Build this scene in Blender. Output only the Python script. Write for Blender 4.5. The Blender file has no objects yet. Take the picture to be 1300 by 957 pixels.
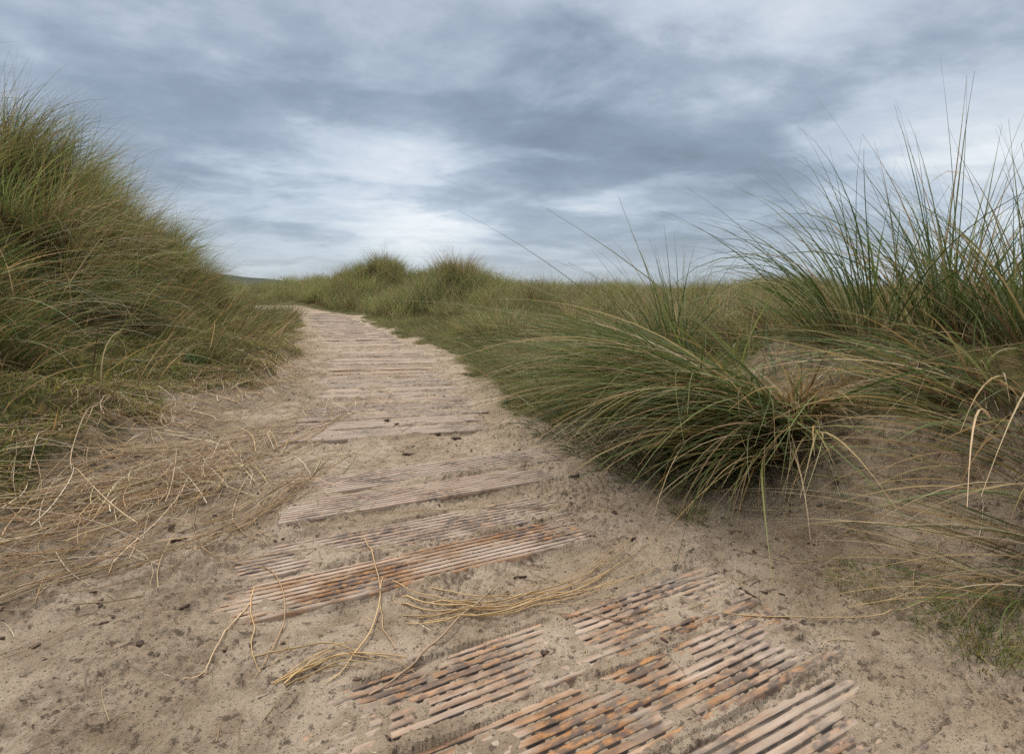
import bpy, math, random
import numpy as np

R = math.radians
rng = np.random.default_rng(11)
random.seed(4)
scene = bpy.context.scene
COL = scene.collection

# ------------------------------------------------------------------ camera numbers
CAM_H, F_PX, CX, CY = 0.75, 614.0, 650.0, 434.0
PITCH = math.atan((434 - 366) / F_PX)

# ------------------------------------------------------------------ noise helpers
def _hash(ix, iy, seed):
    h = (ix.astype(np.int64) * 374761393 + iy.astype(np.int64) * 668265263 + seed * 1442695041) & 0xFFFFFFFF
    h = ((h ^ (h >> 13)) * 1274126177) & 0xFFFFFFFF
    h = ((h ^ (h >> 16)) * 2246822519) & 0xFFFFFFFF
    return ((h ^ (h >> 15)) & 0xFFFFFF) / float(0x1000000)

def noise(x, y, seed=0):
    x = np.asarray(x, float); y = np.asarray(y, float)
    ix = np.floor(x); iy = np.floor(y)
    fx = x - ix; fy = y - iy
    ux = fx * fx * fx * (fx * (fx * 6 - 15) + 10); uy = fy * fy * fy * (fy * (fy * 6 - 15) + 10)
    def g(a, b):
        an = _hash(ix + a, iy + b, seed) * 2 * np.pi
        return np.cos(an) * (fx - a) + np.sin(an) * (fy - b)
    n0 = g(0, 0) * (1 - ux) + g(1, 0) * ux
    n1 = g(0, 1) * (1 - ux) + g(1, 1) * ux
    return (n0 * (1 - uy) + n1 * uy) * 1.5

def fbm(x, y, octaves=3, seed=0, gain=.5):
    a, s, t = 1.0, 0.0, 0.0
    for o in range(octaves):
        s = s + a * noise(x * 2 ** o + 17.3 * o, y * 2 ** o - 9.1 * o, seed + o)
        t += a; a *= gain
    return s / t

def sstep(a, b, x):
    t = np.clip((np.asarray(x, float) - a) / (b - a), 0, 1)
    return t * t * (3 - 2 * t)

# ------------------------------------------------------------------ terrain
PATH_Y = np.array([-4, .3, .95, 1.28, 1.70, 2.45, 3.4, 4.4, 5.47, 7.2, 8.55, 10.5, 13.6, 15, 18, 22, 30.])
PATH_X = np.array([2.0, .45, .15, -.14, -.29, -.63, -.87, -1.16, -1.48, -2.26, -2.86, -3.8, -5.2, -6.3, -9.5, -14, -26.])
def path_x(y): return np.interp(y, PATH_Y, PATH_X)
FL_Y = np.array([-6, 1, 2.4, 4.4, 6.8, 10.5, 13, 15.5, 19, 25, 45.])
FL_X = np.array([-1.1, -1.22, -1.66, -2.05, -3.0, -4.5, -6.0, -9, -14, -22, -55.])
def foot_left(y): return np.interp(y, FL_Y, FL_X)
FR_Y = np.array([-6, .3, .8, 1.3, 1.85, 2.5, 3.4, 5.5, 8, 10.5, 13.5, 15.5, 19, 25, 45.])
FR_X = np.array([1.3, 1.0, .85, .66, .36, .02, -.24, -.78, -2.0, -3.1, -4.6, -6.3, -9.5, -18, -48.])
def foot_right(y): return np.interp(y, FR_Y, FR_X)
BUMPS = [(-4.9, 18.3, 2.3, 1.7, 1.30), (-1.5, 13.2, 1.45, 1.4, .90), (.8, 11, 1.1, 1.0, .30), (2.4, 12.5, 1.0, 1.1, .40), (4.3, 11, 1.0, 1.1, .32),
         (1.1, 16.5, 2.0, 1.6, .36), (6.8, 13, 1.3, 1.4, .52), (4, 17.5, 2.2, 1.5, .40), (7.6, 9.2, 1.7, 1.2, .25), (-.7, 21, 2.0, 1.8, .5), (-10.5, 25, 2.9, 2.7, .9),
         (-8.2, 21, 1.7, 2.0, .55), (10, 17.5, 2.8, 2, .7), (11, 12, 2, 2, .45), (-16, 27, 3, 3, .6), (1.3, 6.6, .6, .5, .20), (-.2, 6.4, .5, .4, .18), (.4, 8.4, .8, .7, .26), (2.9, 7.4, 1.0, .8, .22), (-1.3, 9.6, .9, .7, .18), (4.8, 8.3, 1.0, .8, .2), (-2.7, 21, 1.5, 2.1, .3)]

def macro(x, y):
    x = np.asarray(x, float); y = np.asarray(y, float)
    d = np.hypot(x, y)
    wob = .22 * noise(x * .9, y * .9, 5) + .10 * noise(x * 2.3, y * 2.3, 6)
    u = foot_left(y) - x + wob
    H = np.interp(y, [-6, 0, 2, 4, 6.5, 10, 13.5, 18, 33], [1.66, 1.66, 1.70, 1.82, 2.02, 1.30, .62, .6, .3])
    t = np.clip(u / 3.3, 0, 1)
    prof = .45 * sstep(0, 1, t) + .55 * sstep(.28, .92, t)
    zl = H * prof + np.where(u > 0, .10 * np.clip(u, 0, 2) * fbm(x * 1.1, y * 1.1, 2, 21) * 2, 0)
    zl = zl + .09 * sstep(.0, .12, u) * (0.6 + .8 * noise(x * 2.2, y * 2.2, 33)) * (d < 7)          # little eroded bank
    v = x - foot_right(y) + wob * .6
    Hr = np.interp(y, [-4, .5, 1.2, 2.2, 3.5, 5, 8, 14], [.25, .36, .46, .52, .44, .32, .20, .14])
    w = np.interp(y, [-4, .5, 2, 3, 6], [1.5, 1.35, 1.45, 1.9, 3.0])
    zr = Hr * sstep(0, 1, v / w) + np.where(v > 0, .05 * np.clip(v, 0, 1.5) * fbm(x * 1.4, y * 1.4, 2, 41) * 2, 0)
    bm = 0
    for cx, cy, sx, sy, h in BUMPS:
        bm = bm + h * np.exp(-((x - cx) / sx) ** 2 - ((y - cy) / sy) ** 2)
    z = zl + zr + bm * (1 + .35 * fbm(x * .7, y * .7, 2, 51))
    lat = path_x(y) - x
    z = z + .13 * sstep(.5, 1.5, lat) * sstep(7, 4, y)
    far = sstep(26, 60, d)
    return z * (1 - far) + far * (.0 + .5 * fbm(x * .02, y * .02, 2, 61))

# ------------------------------------------------------------------ boards
BL, BW, BT, NR = 1.09, .170, .034, 9          # length, depth, thickness, ridges
PITCH_B = .181
boards = []      # centre x, centre y, angle, lift, tilt about x (front raised), roll, tone
def add_from_front(xr, yr, ang, lift, pit, roll, tone):
    ca, sa = math.cos(ang), math.sin(ang)
    cx = xr - ca * BL / 2 - sa * BW / 2
    cy = yr - sa * BL / 2 + ca * BW / 2
    boards.append([cx, cy, ang, lift, pit, roll, tone])
add_from_front(.755, .750, R(25), -.006, R(-1), R(0), (.60, .75, .3))       # 0 lowest, mostly below the frame
add_from_front(.678, .917, R(25), .001, R(-1.2), R(.6), (.98, .35, .40))     # 1
add_from_front(.598, 1.085, R(25.2), .000, R(-.8), R(.4), (.90, .45, .60))    # 2
add_from_front(.292, 1.392, R(24.1), .005, R(-2.6), R(-.2), (1., .25, .40))   # 3
add_from_front(.225, 1.563, R(23.6), .001, R(-.4), R(-.1), (.55, .65, .7))   # behind 3
add_from_front(.270, 1.867, R(22.1), .008, R(-2.4), R(.1), (.35, .5, .35))   # 4
add_from_front(.205, 2.047, R(21.5), .006, R(-.5), R(.2), (.28, .55, .5))    # 5
n_close = len(boards)
y = 2.46; k = 0
while y < 14.2:
    ang = R(np.interp(y, [2.4, 3.3, 5.3, 13], [14.6, 9, 7, 9])) + R(random.uniform(-.9, .9))
    lift = (.006 if k == 0 else random.uniform(-.006, .007))
    boards.append([float(path_x(y)) + random.uniform(-.055, .055), y, ang, lift, R(-2.4) if k == 0 else R(random.uniform(-3.2, .5)),
                   R(random.uniform(-.4, .4)), (random.uniform(.02, .45), random.uniform(.25, .95), random.uniform(.0, .75))])
    y += PITCH_B * 1.005 / math.cos(ang * .2) + random.uniform(-.002, .005); k += 1
for b in boards:
    b.append(float(macro(b[0], b[1])))

def board_local(b, x, y):
    ca, sa = math.cos(b[2]), math.sin(b[2])
    dx, dy = x - b[0], y - b[1]
    return dx * ca + dy * sa, -dx * sa + dy * ca
def board_plane(b, lx, ly):       # world height of the ridge tops
    return b[7] + b[3] + ly * math.sin(b[4]) + lx * math.sin(b[5])

# ------------------------------------------------------------------ full ground height with detail
def turf_mask(x, y):
    """1 where the ground is mossy turf, 0 where bare sand"""
    wob = .22 * noise(x * .9, y * .9, 5) + .10 * noise(x * 2.3, y * 2.3, 6)
    u = foot_left(y) - x + wob + .12 * noise(x * 5, y * 5, 8)
    v = x - foot_right(y) + wob * .6 + .10 * noise(x * 5, y * 5, 9)
    left = sstep(-.02, .12, u)
    d0 = np.interp(y, [0, 1.2, 1.7, 2.2, 2.8, 3.6, 5, 8], [1.25, .95, .72, .42, .1, .0, .0, .0])
    patch = fbm(x * 1.6, y * 1.6, 3, 71)
    right = sstep(-.05, .22, v - d0 + .55 * patch)
    bare = np.exp(-(((x - 1.22) / .24) ** 2 + ((y - 2.10) / .40) ** 2))          # bare sand slope
    right = right * (1 - .65 * sstep(.35, .7, bare + .7 * patch))
    dist = np.hypot(x, y)
    lat = np.abs(x - path_x(y))
    t = np.maximum(left, right)
    t = np.maximum(t, sstep(14.6, 15.6, y) * sstep(.55, .7, lat))
    t = t * np.where(y < 15, sstep(.50, .66, lat + .12 * noise(x * 4, y * 4, 12)), 1)
    t = np.maximum(t, sstep(26, 32, dist))
    return t

def full_height(x, y, with_boards=True):
    z = macro(x, y)
    d = np.hypot(x, y)
    tm = turf_mask(x, y)
    near = d < 14
    det = np.zeros_like(z)
    xs, ys = x[near], y[near]
    amp = 1 - .9 * sstep(6, 12, d[near])
    a = .022 * fbm(xs * 4.0, ys * 4.0, 2, 101)
    rough = np.clip(.45 + 1.4 * fbm(xs * 2.6, ys * 2.6, 2, 131), .12, 1.2)
    b = .012 * noise(xs * 13, ys * 13, 102) + .010 * np.clip(noise(xs * 24, ys * 24, 107) - .1, 0, 1)
    c = .016 * np.abs(noise(xs * 34, ys * 34, 103)) + .008 * noise(xs * 66, ys * 66, 104)
    e = .0035 * noise(xs * 130, ys * 130, 105) * np.clip(rough + .3, 0, 1)
    det[near] = (a + (b + c) * rough + e) * amp * (1 - tm[near])
    t = .05 * fbm(xs * 5, ys * 5, 3, 111) + .02 * noise(xs * 22, ys * 22, 112)
    det[near] += t * tm[near]
    out = z + det
    if with_boards:
        for i, bd in enumerate(boards):
            sel = np.nonzero((np.abs(x - bd[0]) < .72) & (np.abs(y - bd[1]) < .42))[0]
            if not len(sel): continue
            lx, ly = board_local(bd, x[sel], y[sel])
            edge_n = .05 * noise(x[sel] * 9, y[sel] * 9, 140) + .025 * noise(x[sel] * 30, y[sel] * 30, 141)
            inside = (np.abs(ly - .003) < BW / 2 - .007) & (np.abs(lx) < BL / 2 + .012)
            wl = sstep(BL / 2 + .02, BL / 2 - .16, np.abs(lx) + edge_n * 1.4)           # ends sink in sand
            plane = board_plane(bd, lx, ly)
            if bd[1] > 3.5:
                cover = -.015 + .019 * sstep(.22, .46, fbm(x[sel] * 2.2, y[sel] * 3.2, 2, 152)) * sstep(7.5, 4, bd[1])
            else:
                n1 = fbm(x[sel] * 5.0, y[sel] * 8, 3, 150)
                gi = np.floor((ly + BW / 2) / (BW / NR) + .5)
                dash = noise(lx * 34 + gi * 7.7, gi * 3.3 + .5 + lx * 2, 151)
                n3 = noise(x[sel] * 110, y[sel] * 110, 153); n4 = noise(x[sel] * 48, y[sel] * 48, 154)
                buried = sstep(.24, .40, n1 + (.13 + .26 * sstep(.0, -.45, lx) if i < 3 else (.12 if i == 4 else -.06)) + .05 * n4 + (.10 if i >= n_close else .0))
                cover = -.0026 - .0062 * sstep(.02, .26, dash) * (1 - buried) + .0050 * buried * (.7 + .6 * n4) + .0010 * n3
            lvl = plane + cover
            endlvl = out[sel] + .006
            tgt = lvl * wl + np.maximum(endlvl, lvl) * (1 - wl)
            out[sel] = np.where(inside, tgt, out[sel])
            # scoured hollow in front of raised front edges
            if i in (1, 3, 5, n_close):
                fr = -BW / 2 - ly
                hol = np.exp(-((fr - .035) / .035) ** 2) * (fr > .003) * sstep(BL / 2 + .0, BL / 2 - .25, np.abs(lx - .08))
                out[sel] = out[sel] - .016 * hol * (0.6 + .8 * noise(x[sel] * 7, y[sel] * 7, 160) + .2)
    return out

def ground_at(x, y):
    return macro(x, y)

def ray(px, py):
    xx = (px - CX) / F_PX; zz = (CY - py) / F_PX
    cp, sp = math.cos(PITCH), math.sin(PITCH)
    return xx, cp + zz * sp, zz * cp - sp
def hit(px, py, lift=0.0):
    """world point where the view of that spot of ground meets the terrain"""
    dx, dy, dz = ray(px, py)
    t = np.geomspace(.4, 60, 3000)
    X, Y, Z = dx * t, dy * t, CAM_H + dz * t
    below = np.nonzero(Z < macro(X, Y) + lift)[0]
    i = below[0] if len(below) else len(t) - 1
    return float(X[i]), float(Y[i])

# ------------------------------------------------------------------ materials
def new_mat(name):
    m = bpy.data.materials.new(name); m.use_nodes = True
    nt = m.node_tree; nt.nodes.clear()
    out = nt.nodes.new('ShaderNodeOutputMaterial')
    return m, nt, out
def N(nt, kind, **kw):
    n = nt.nodes.new(kind)
    for k, v in kw.items():
        if k.startswith('i_'): n.inputs[k[2:].replace('_', ' ')].default_value = v
        else: setattr(n, k, v)
    return n
def L(nt, a, b): nt.links.new(a, b)
def mixc(nt, fac, a, b, blend='MIX'):
    n = nt.nodes.new('ShaderNodeMix'); n.data_type = 'RGBA'; n.blend_type = blend
    for s, v in ((0, fac), (6, a), (7, b)):
        if isinstance(v, (int, float)): n.inputs[s].default_value = v
        elif isinstance(v, tuple): n.inputs[s].default_value = (*v, 1) if len(v) == 3 else v
        else: L(nt, v, n.inputs[s])
    return n.outputs[2]
def math_n(nt, op, a, b=None, clamp=False):
    n = nt.nodes.new('ShaderNodeMath'); n.operation = op; n.use_clamp = clamp
    for i, v in enumerate((a, b)):
        if v is None: continue
        if isinstance(v, (int, float)): n.inputs[i].default_value = v
        else: L(nt, v, n.inputs[i])
    return n.outputs[0]
def maprange(nt, v, a, b, c=0, d=1, smooth=True):
    n = nt.nodes.new('ShaderNodeMapRange'); n.interpolation_type = 'SMOOTHSTEP' if smooth else 'LINEAR'
    L(nt, v, n.inputs[0])
    for i, q in enumerate((a, b, c, d)): n.inputs[i + 1].default_value = q
    return n.outputs[0]

# blades: colour carried by every blade (attribute), translucent, slightly glossy
M_BLADE, nt, out = new_mat('blade')
at = N(nt, 'ShaderNodeAttribute', attribute_name='tint')
dif = N(nt, 'ShaderNodeBsdfPrincipled', i_Roughness=.55)
dif.inputs['Specular IOR Level'].default_value = .35
tr = N(nt, 'ShaderNodeBsdfTranslucent')
mx = N(nt, 'ShaderNodeMixShader'); mx.inputs[0].default_value = .32
L(nt, at.outputs['Color'], dif.inputs['Base Color']); L(nt, at.outputs['Color'], tr.inputs['Color'])
L(nt, dif.outputs[0], mx.inputs[1]); L(nt, tr.outputs[0], mx.inputs[2]); L(nt, mx.outputs[0], out.inputs[0])

M_STRAW, nt, out = new_mat('dry_straw')
at = N(nt, 'ShaderNodeAttribute', attribute_name='tint')
dif = N(nt, 'ShaderNodeBsdfPrincipled', i_Roughness=.5)
L(nt, mixc(nt, 1.0, at.outputs['Color'], (1.30, 1.18, 1.22), 'MULTIPLY'), dif.inputs['Base Color']); L(nt, dif.outputs[0], out.inputs[0])

# ground
M_GROUND, nt, out = new_mat('dune_ground')
geo = N(nt, 'ShaderNodeNewGeometry')
turf = N(nt, 'ShaderNodeAttribute', attribute_name='turf').outputs['Fac']
litter = N(nt, 'ShaderNodeAttribute', attribute_name='litter').outputs['Fac']
def nz(nt, scale, detail=3, rough=.6, vec=None, typ=None):
    n = N(nt, 'ShaderNodeTexNoise'); n.inputs['Scale'].default_value = scale; n.inputs['Detail'].default_value = detail
    n.inputs['Roughness'].default_value = rough
    L(nt, vec if vec is not None else geo.outputs['Position'], n.inputs['Vector'])
    return n.outputs['Fac']
n1 = nz(nt, 3.0, 4); n2 = nz(nt, 38, 5, .7); n3 = nz(nt, 210, 3, .7); n4 = nz(nt, 13, 4, .65); n5 = nz(nt, 700, 2, .6)
sand = mixc(nt, maprange(nt, n1, .35, .65), (.330, .248, .168), (.450, .352, .254))
sand = mixc(nt, maprange(nt, n4, .46, .62, 0, .5), sand, (.225, .160, .105))
sand = mixc(nt, maprange(nt, n2, .555, .635, 0, .85), sand, (.105, .073, .051))
sand = mixc(nt, maprange(nt, n3, .58, .65, 0, .9), sand, (.040, .030, .024))
sand = mixc(nt, maprange(nt, n5, .58, .72, 0, .45), sand, (.55, .46, .37))
dirt = mixc(nt, maprange(nt, n2, .35, .65), (.150, .105, .060), (.07, .05, .03))
sand = mixc(nt, math_n(nt, 'MULTIPLY', litter, maprange(nt, n4, .35, .6, .3, 1.0)), sand, dirt)
moss = mixc(nt, maprange(nt, n4, .35, .65), (.085, .082, .022), (.050, .058, .018))
moss = mixc(nt, maprange(nt, n1, .45, .62, 0, .7), moss, (.125, .085, .040))
moss = mixc(nt, maprange(nt, n2, .55, .7, 0, .7), moss, (.030, .026, .012))
colr = mixc(nt, turf, sand, moss)
bs = N(nt, 'ShaderNodeBsdfPrincipled', i_Roughness=.95); bs.inputs['Specular IOR Level'].default_value = .12
L(nt, colr, bs.inputs['Base Color'])
bsum = math_n(nt, 'ADD', math_n(nt, 'MULTIPLY', n3, .6), math_n(nt, 'MULTIPLY', n5, .4))
bp = N(nt, 'ShaderNodeBump'); bp.inputs['Strength'].default_value = .9; bp.inputs['Distance'].default_value = .008
L(nt, bsum, bp.inputs['Height']); L(nt, bp.outputs[0], bs.inputs['Normal']); L(nt, bs.outputs[0], out.inputs[0])

# wood
M_WOOD, nt, out = new_mat('weathered_softwood')
oi = N(nt, 'ShaderNodeObjectInfo'); tc = N(nt, 'ShaderNodeTexCoord')
sep = N(nt, 'ShaderNodeSeparateColor'); L(nt, oi.outputs['Color'], sep.inputs[0])
orange, dust, stain = sep.outputs[0], sep.outputs[1], sep.outputs[2]
cmb = N(nt, 'ShaderNodeCombineXYZ'); 
L(nt, math_n(nt, 'MULTIPLY', oi.outputs['Random'], 37.0), cmb.inputs[0]); L(nt, math_n(nt, 'MULTIPLY', oi.outputs['Random'], 11.0), cmb.inputs[1])
va = N(nt, 'ShaderNodeVectorMath', operation='ADD'); L(nt, tc.outputs['Object'], va.inputs[0]); L(nt, cmb.outputs[0], va.inputs[1])
def stretched(sx, sy):
    m = N(nt, 'ShaderNodeMapping'); m.inputs['Scale'].default_value = (sx, sy, sy); L(nt, va.outputs[0], m.inputs[0]); return m.outputs[0]
g1 = nz(nt, 1, 4, .6, stretched(2.2, 60)); g2 = nz(nt, 1, 4, .7, stretched(9, 260)); g3 = nz(nt, 1, 4, .6, stretched(4, 7)); g4 = nz(nt, 1, 3, .65, stretched(30, 60))
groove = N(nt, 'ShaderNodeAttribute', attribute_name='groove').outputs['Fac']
pale = mixc(nt, maprange(nt, g1, .35, .65), (.52, .405, .32), (.33, .245, .185))
warm = mixc(nt, maprange(nt, g1, .3, .7), (.46, .215, .072), (.25, .112, .040))
wood = mixc(nt, math_n(nt, 'MULTIPLY', orange, maprange(nt, g3, .32, .58), True), pale, warm)
wood = mixc(nt, maprange(nt, g2, .50, .72, 0, .7), wood, (.15, .10, .065))
sxo = N(nt, 'ShaderNodeSeparateXYZ'); L(nt, tc.outputs['Object'], sxo.inputs[0])
endst = math_n(nt, 'MULTIPLY', stain, maprange(nt, sxo.outputs[0], .18, .46, .22, .62))
st = math_n(nt, 'MULTIPLY', maprange(nt, math_n(nt, 'ADD', g3, endst), .53, .68), maprange(nt, g4, .40, .55), True)
wood = mixc(nt, math_n(nt, 'MULTIPLY', st, .78), wood, (.050, .050, .055))
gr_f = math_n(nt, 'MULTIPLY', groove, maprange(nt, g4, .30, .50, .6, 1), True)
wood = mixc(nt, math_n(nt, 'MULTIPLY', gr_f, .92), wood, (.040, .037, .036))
sandy = N(nt, 'ShaderNodeAttribute', attribute_name='sandy').outputs['Fac']
du = math_n(nt, 'MULTIPLY', math_n(nt, 'ADD', math_n(nt, 'MULTIPLY', dust, .6), math_n(nt, 'MULTIPLY', sandy, .75)), maprange(nt, nz(nt, 1, 5, .65, stretched(7, 45)), .36, .60), True)
wood = mixc(nt, math_n(nt, 'MULTIPLY', du, .8), wood, (.40, .315, .24))
bs = N(nt, 'ShaderNodeBsdfPrincipled', i_Roughness=.85); bs.inputs['Specular IOR Level'].default_value = .2
L(nt, wood, bs.inputs['Base Color'])
bp = N(nt, 'ShaderNodeBump'); bp.inputs['Strength'].default_value = .7; bp.inputs['Distance'].default_value = .003
L(nt, math_n(nt, 'ADD', g2, math_n(nt, 'MULTIPLY', g4, .6)), bp.inputs['Height']); L(nt, bp.outputs[0], bs.inputs['Normal']); L(nt, bs.outputs[0], out.inputs[0])

# dark bits of wood and bark
M_BARK, nt, out = new_mat('dark_bark')
geo = N(nt, 'ShaderNodeNewGeometry')
q = nz(nt, 120, 3)
bs = N(nt, 'ShaderNodeBsdfPrincipled', i_Roughness=.9)
L(nt, mixc(nt, maprange(nt, q, .35, .65), (.030, .022, .017), (.11, .062, .036)), bs.inputs['Base Color']); L(nt, bs.outputs[0], out.inputs[0])

# far hills
M_HILL, nt, out = new_mat('far_heath')
geo = N(nt, 'ShaderNodeNewGeometry')
q = nz(nt, .09, 4, .7)
bs = N(nt, 'ShaderNodeBsdfPrincipled', i_Roughness=1)
L(nt, mixc(nt, maprange(nt, q, .35, .65), (.022, .032, .024), (.045, .055, .032)), bs.inputs['Base Color']); L(nt, bs.outputs[0], out.inputs[0])

# ------------------------------------------------------------------ mesh helpers
def mesh_from(name, verts, faces, mat, smooth=True, attrs=None, tint=None):
    me = bpy.data.meshes.new(name)
    nv, (nf, k) = len(verts), faces.shape
    me.vertices.add(nv); me.vertices.foreach_set('co', np.ascontiguousarray(verts, np.float32).ravel())
    me.loops.add(nf * k); me.loops.foreach_set('vertex_index', np.ascontiguousarray(faces, np.int32).ravel())
    me.polygons.add(nf); me.polygons.foreach_set('loop_start', np.arange(0, nf * k, k, dtype=np.int32))
    if smooth: me.polygons.foreach_set('use_smooth', np.ones(nf, bool))
    me.update(calc_edges=True)
    for an, av in (attrs or {}).items():
        a = me.attributes.new(an, 'FLOAT', 'POINT'); a.data.foreach_set('value', np.ascontiguousarray(av, np.float32))
    if tint is not None:
        a = me.attributes.new('tint', 'FLOAT_COLOR', 'POINT')
        c = np.ones((nv, 4), np.float32); c[:, :3] = tint; a.data.foreach_set('color', c.ravel())
    me.materials.append(mat)
    return me
def link(name, me, label=None, cat=None, group=None, kind=None, loc=None, parent=None):
    o = bpy.data.objects.new(name, me); COL.objects.link(o)
    if label: o['label'] = label
    if cat: o['category'] = cat
    if group: o['group'] = group
    if kind: o['kind'] = kind
    if loc is not None: o.location = loc
    if parent: o.parent = parent
    return o

def strand_arrays(P, W, side, tint, tube=False):
    """P (N,S,3) centre lines, W (N,S) widths, side (N,S,3) unit, tint (N,S,3)"""
    n, s, _ = P.shape
    if tube:
        T = np.gradient(P, axis=1); T /= np.linalg.norm(T, axis=2, keepdims=True) + 1e-9
        up = np.cross(side, T)
        ring = [side * np.cos(a) + up * np.sin(a) for a in (0, 2.094, 4.189)]
        V = np.stack([P + r * W[..., None] * .5 for r in ring], 2); m = 3
    else:
        V = np.stack([P - side * W[..., None] * .5, P + side * W[..., None] * .5], 2); m = 2
    idx = np.arange(n * s * m).reshape(n, s, m)
    if tube:
        F = [np.stack([idx[:, :-1, a], idx[:, :-1, (a + 1) % 3], idx[:, 1:, (a + 1) % 3], idx[:, 1:, a]], -1).reshape(-1, 4) for a in range(3)]
        F = np.concatenate(F)
    else:
        F = np.stack([idx[:, :-1, 0], idx[:, :-1, 1], idx[:, 1:, 1], idx[:, 1:, 0]], -1).reshape(-1, 4)
    C = np.repeat(tint[:, :, None, :], m, 2)
    return V.reshape(-1, 3), F, C.reshape(-1, 3)
class Strands:
    def __init__(s): s.V, s.F, s.C, s.n = [], [], [], 0
    def add(s, V, F, C):
        s.V.append(V); s.F.append(F + s.n); s.C.append(C); s.n += len(V)
    def mesh(s, name, origin=(0, 0, 0), mat=None):
        return mesh_from(name, np.concatenate(s.V) - np.array(origin), np.concatenate(s.F), mat or M_BLADE, True, None, np.concatenate(s.C))

GREEN = 1.75 * np.array([(.042, .060, .017), (.060, .082, .023), (.086, .107, .030), (.105, .122, .048), (.140, .142, .052), (.052, .072, .028)])
OLIVE = 1.8 * np.array([(.085, .095, .030), (.120, .118, .038), (.150, .140, .055), (.075, .088, .026), (.105, .085, .035)])
STRAW = 1.32 * np.array([(.36, .265, .130), (.29, .205, .095), (.43, .34, .20), (.22, .145, .068), (.34, .22, .085)])
BROWN = 1.35 * np.array([(.150, .095, .050), (.110, .068, .038), (.19, .125, .068), (.085, .055, .032)])
MOSSY = 2.4 * np.array([(.094, .100, .020), (.128, .118, .024), (.072, .082, .020), (.15, .12, .040)])

def blades(strands, root, az, lean0, lean1, length, width, colour, rootcol, S=6, k=1.6, curl=0.0, twist=None, clip=True, tube=False, tipmix=.0, wmin=.12):
    n = len(root)
    t = np.linspace(0, 1, S + 1)
    tm = (t[:-1] + t[1:]) / 2
    phi = lean0[:, None] + (lean1 - lean0)[:, None] * tm[None] ** k
    a = az[:, None] + np.asarray(curl).reshape(-1, 1) * tm[None]
    st = (length / S)[:, None]
    dx, dy, dz = np.sin(phi) * np.cos(a) * st, np.sin(phi) * np.sin(a) * st, np.cos(phi) * st
    P = np.zeros((n, S + 1, 3)); P[:, 0] = root
    P[:, 1:, 0] = root[:, :1] + np.cumsum(dx, 1); P[:, 1:, 1] = root[:, 1:2] + np.cumsum(dy, 1); P[:, 1:, 2] = root[:, 2:] + np.cumsum(dz, 1)
    if clip:
        g = ground_at(P[..., 0], P[..., 1])
        lim = g + .006 + .030 * rng.random((n, 1)) * t[None]
        P[:, 1:, 2] = np.maximum(P[:, 1:, 2], lim[:, 1:])
    T = np.gradient(P, axis=1); T /= np.linalg.norm(T, axis=2, keepdims=True) + 1e-9
    h = np.stack([-np.sin(az), np.cos(az), np.zeros(n)], 1)[:, None].repeat(S + 1, 1)
    b = np.cross(T, h); b /= np.linalg.norm(b, axis=2, keepdims=True) + 1e-9
    h = np.cross(b, T); h /= np.linalg.norm(h, axis=2, keepdims=True) + 1e-9
    tw = (rng.uniform(-1.1, 1.1, n) if twist is None else twist)[:, None, None] + (rng.uniform(-.6, .6, n)[:, None] * t[None])[..., None]
    side = h * np.cos(tw) + b * np.sin(tw)
    W = width[:, None] * np.maximum((1 - t[None] ** 1.6), wmin)
    f = sstep(0, .28, t)[None, :, None]
    C = rootcol[:, None] * (1 - f) + colour[:, None] * f
    if tipmix is not None and np.any(tipmix):
        ft = (sstep(.72, 1, t)[None, :] * np.asarray(tipmix).reshape(-1, 1))[..., None]
        C = C * (1 - ft) + np.array([.30, .22, .11]) * ft
    strands.add(*strand_arrays(P, W, side, C, tube))

def pick(pal, n, j=.22):
    c = pal[rng.integers(0, len(pal), n)]
    return c * (1 + j * rng.uniform(-1, 1, (n, 1))) * (1 + .06 * rng.uniform(-1, 1, (n, 3)))

def tuft(st, x, y, n, r, L_, wind=(0, 0), ww=.5, lean=(R(4), R(30)), droop=R(45), straw=.2, width=.0066, green=GREEN, S=7, k=1.6, out_w=1.0, sd=.25, rootc=BROWN, z_off=-.02, tube=False, rw=.35):
    th = rng.uniform(0, 2 * np.pi, n); rho = np.sqrt(rng.random(n))
    rx, ry = x + r * rho * np.cos(th), y + r * rho * np.sin(th)
    rz = ground_at(rx, ry) + z_off
    vx = out_w * rho * np.cos(th) + ww * wind[0] + rw * rng.normal(size=n)
    vy = out_w * rho * np.sin(th) + ww * wind[1] + rw * rng.normal(size=n)
    az = np.arctan2(vy, vx)
    strength = np.clip(np.hypot(vx, vy), .1, 1.6)
    l0 = lean[0] + (lean[1] - lean[0]) * np.clip(rho * .7 + .3 * rng.random(n), 0, 1)
    l1 = l0 + droop * strength * rng.uniform(.45, 1.25, n)
    le = L_ * np.clip(1 + sd * rng.normal(size=n), .35, 1.7)
    c = pick(green, n); s = rng.random(n) < straw
    c[s] = pick(STRAW, int(s.sum()))
    l1[s] += R(12)
    blades(st, np.stack([rx, ry, rz], 1), az, l0, l1, le, width * rng.uniform(.6, 1.25, n), c, pick(rootc, n), S=S, k=k, curl=rng.normal(0, .22, n), tipmix=(rng.random(n) < .3) * .8, tube=tube)

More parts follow.
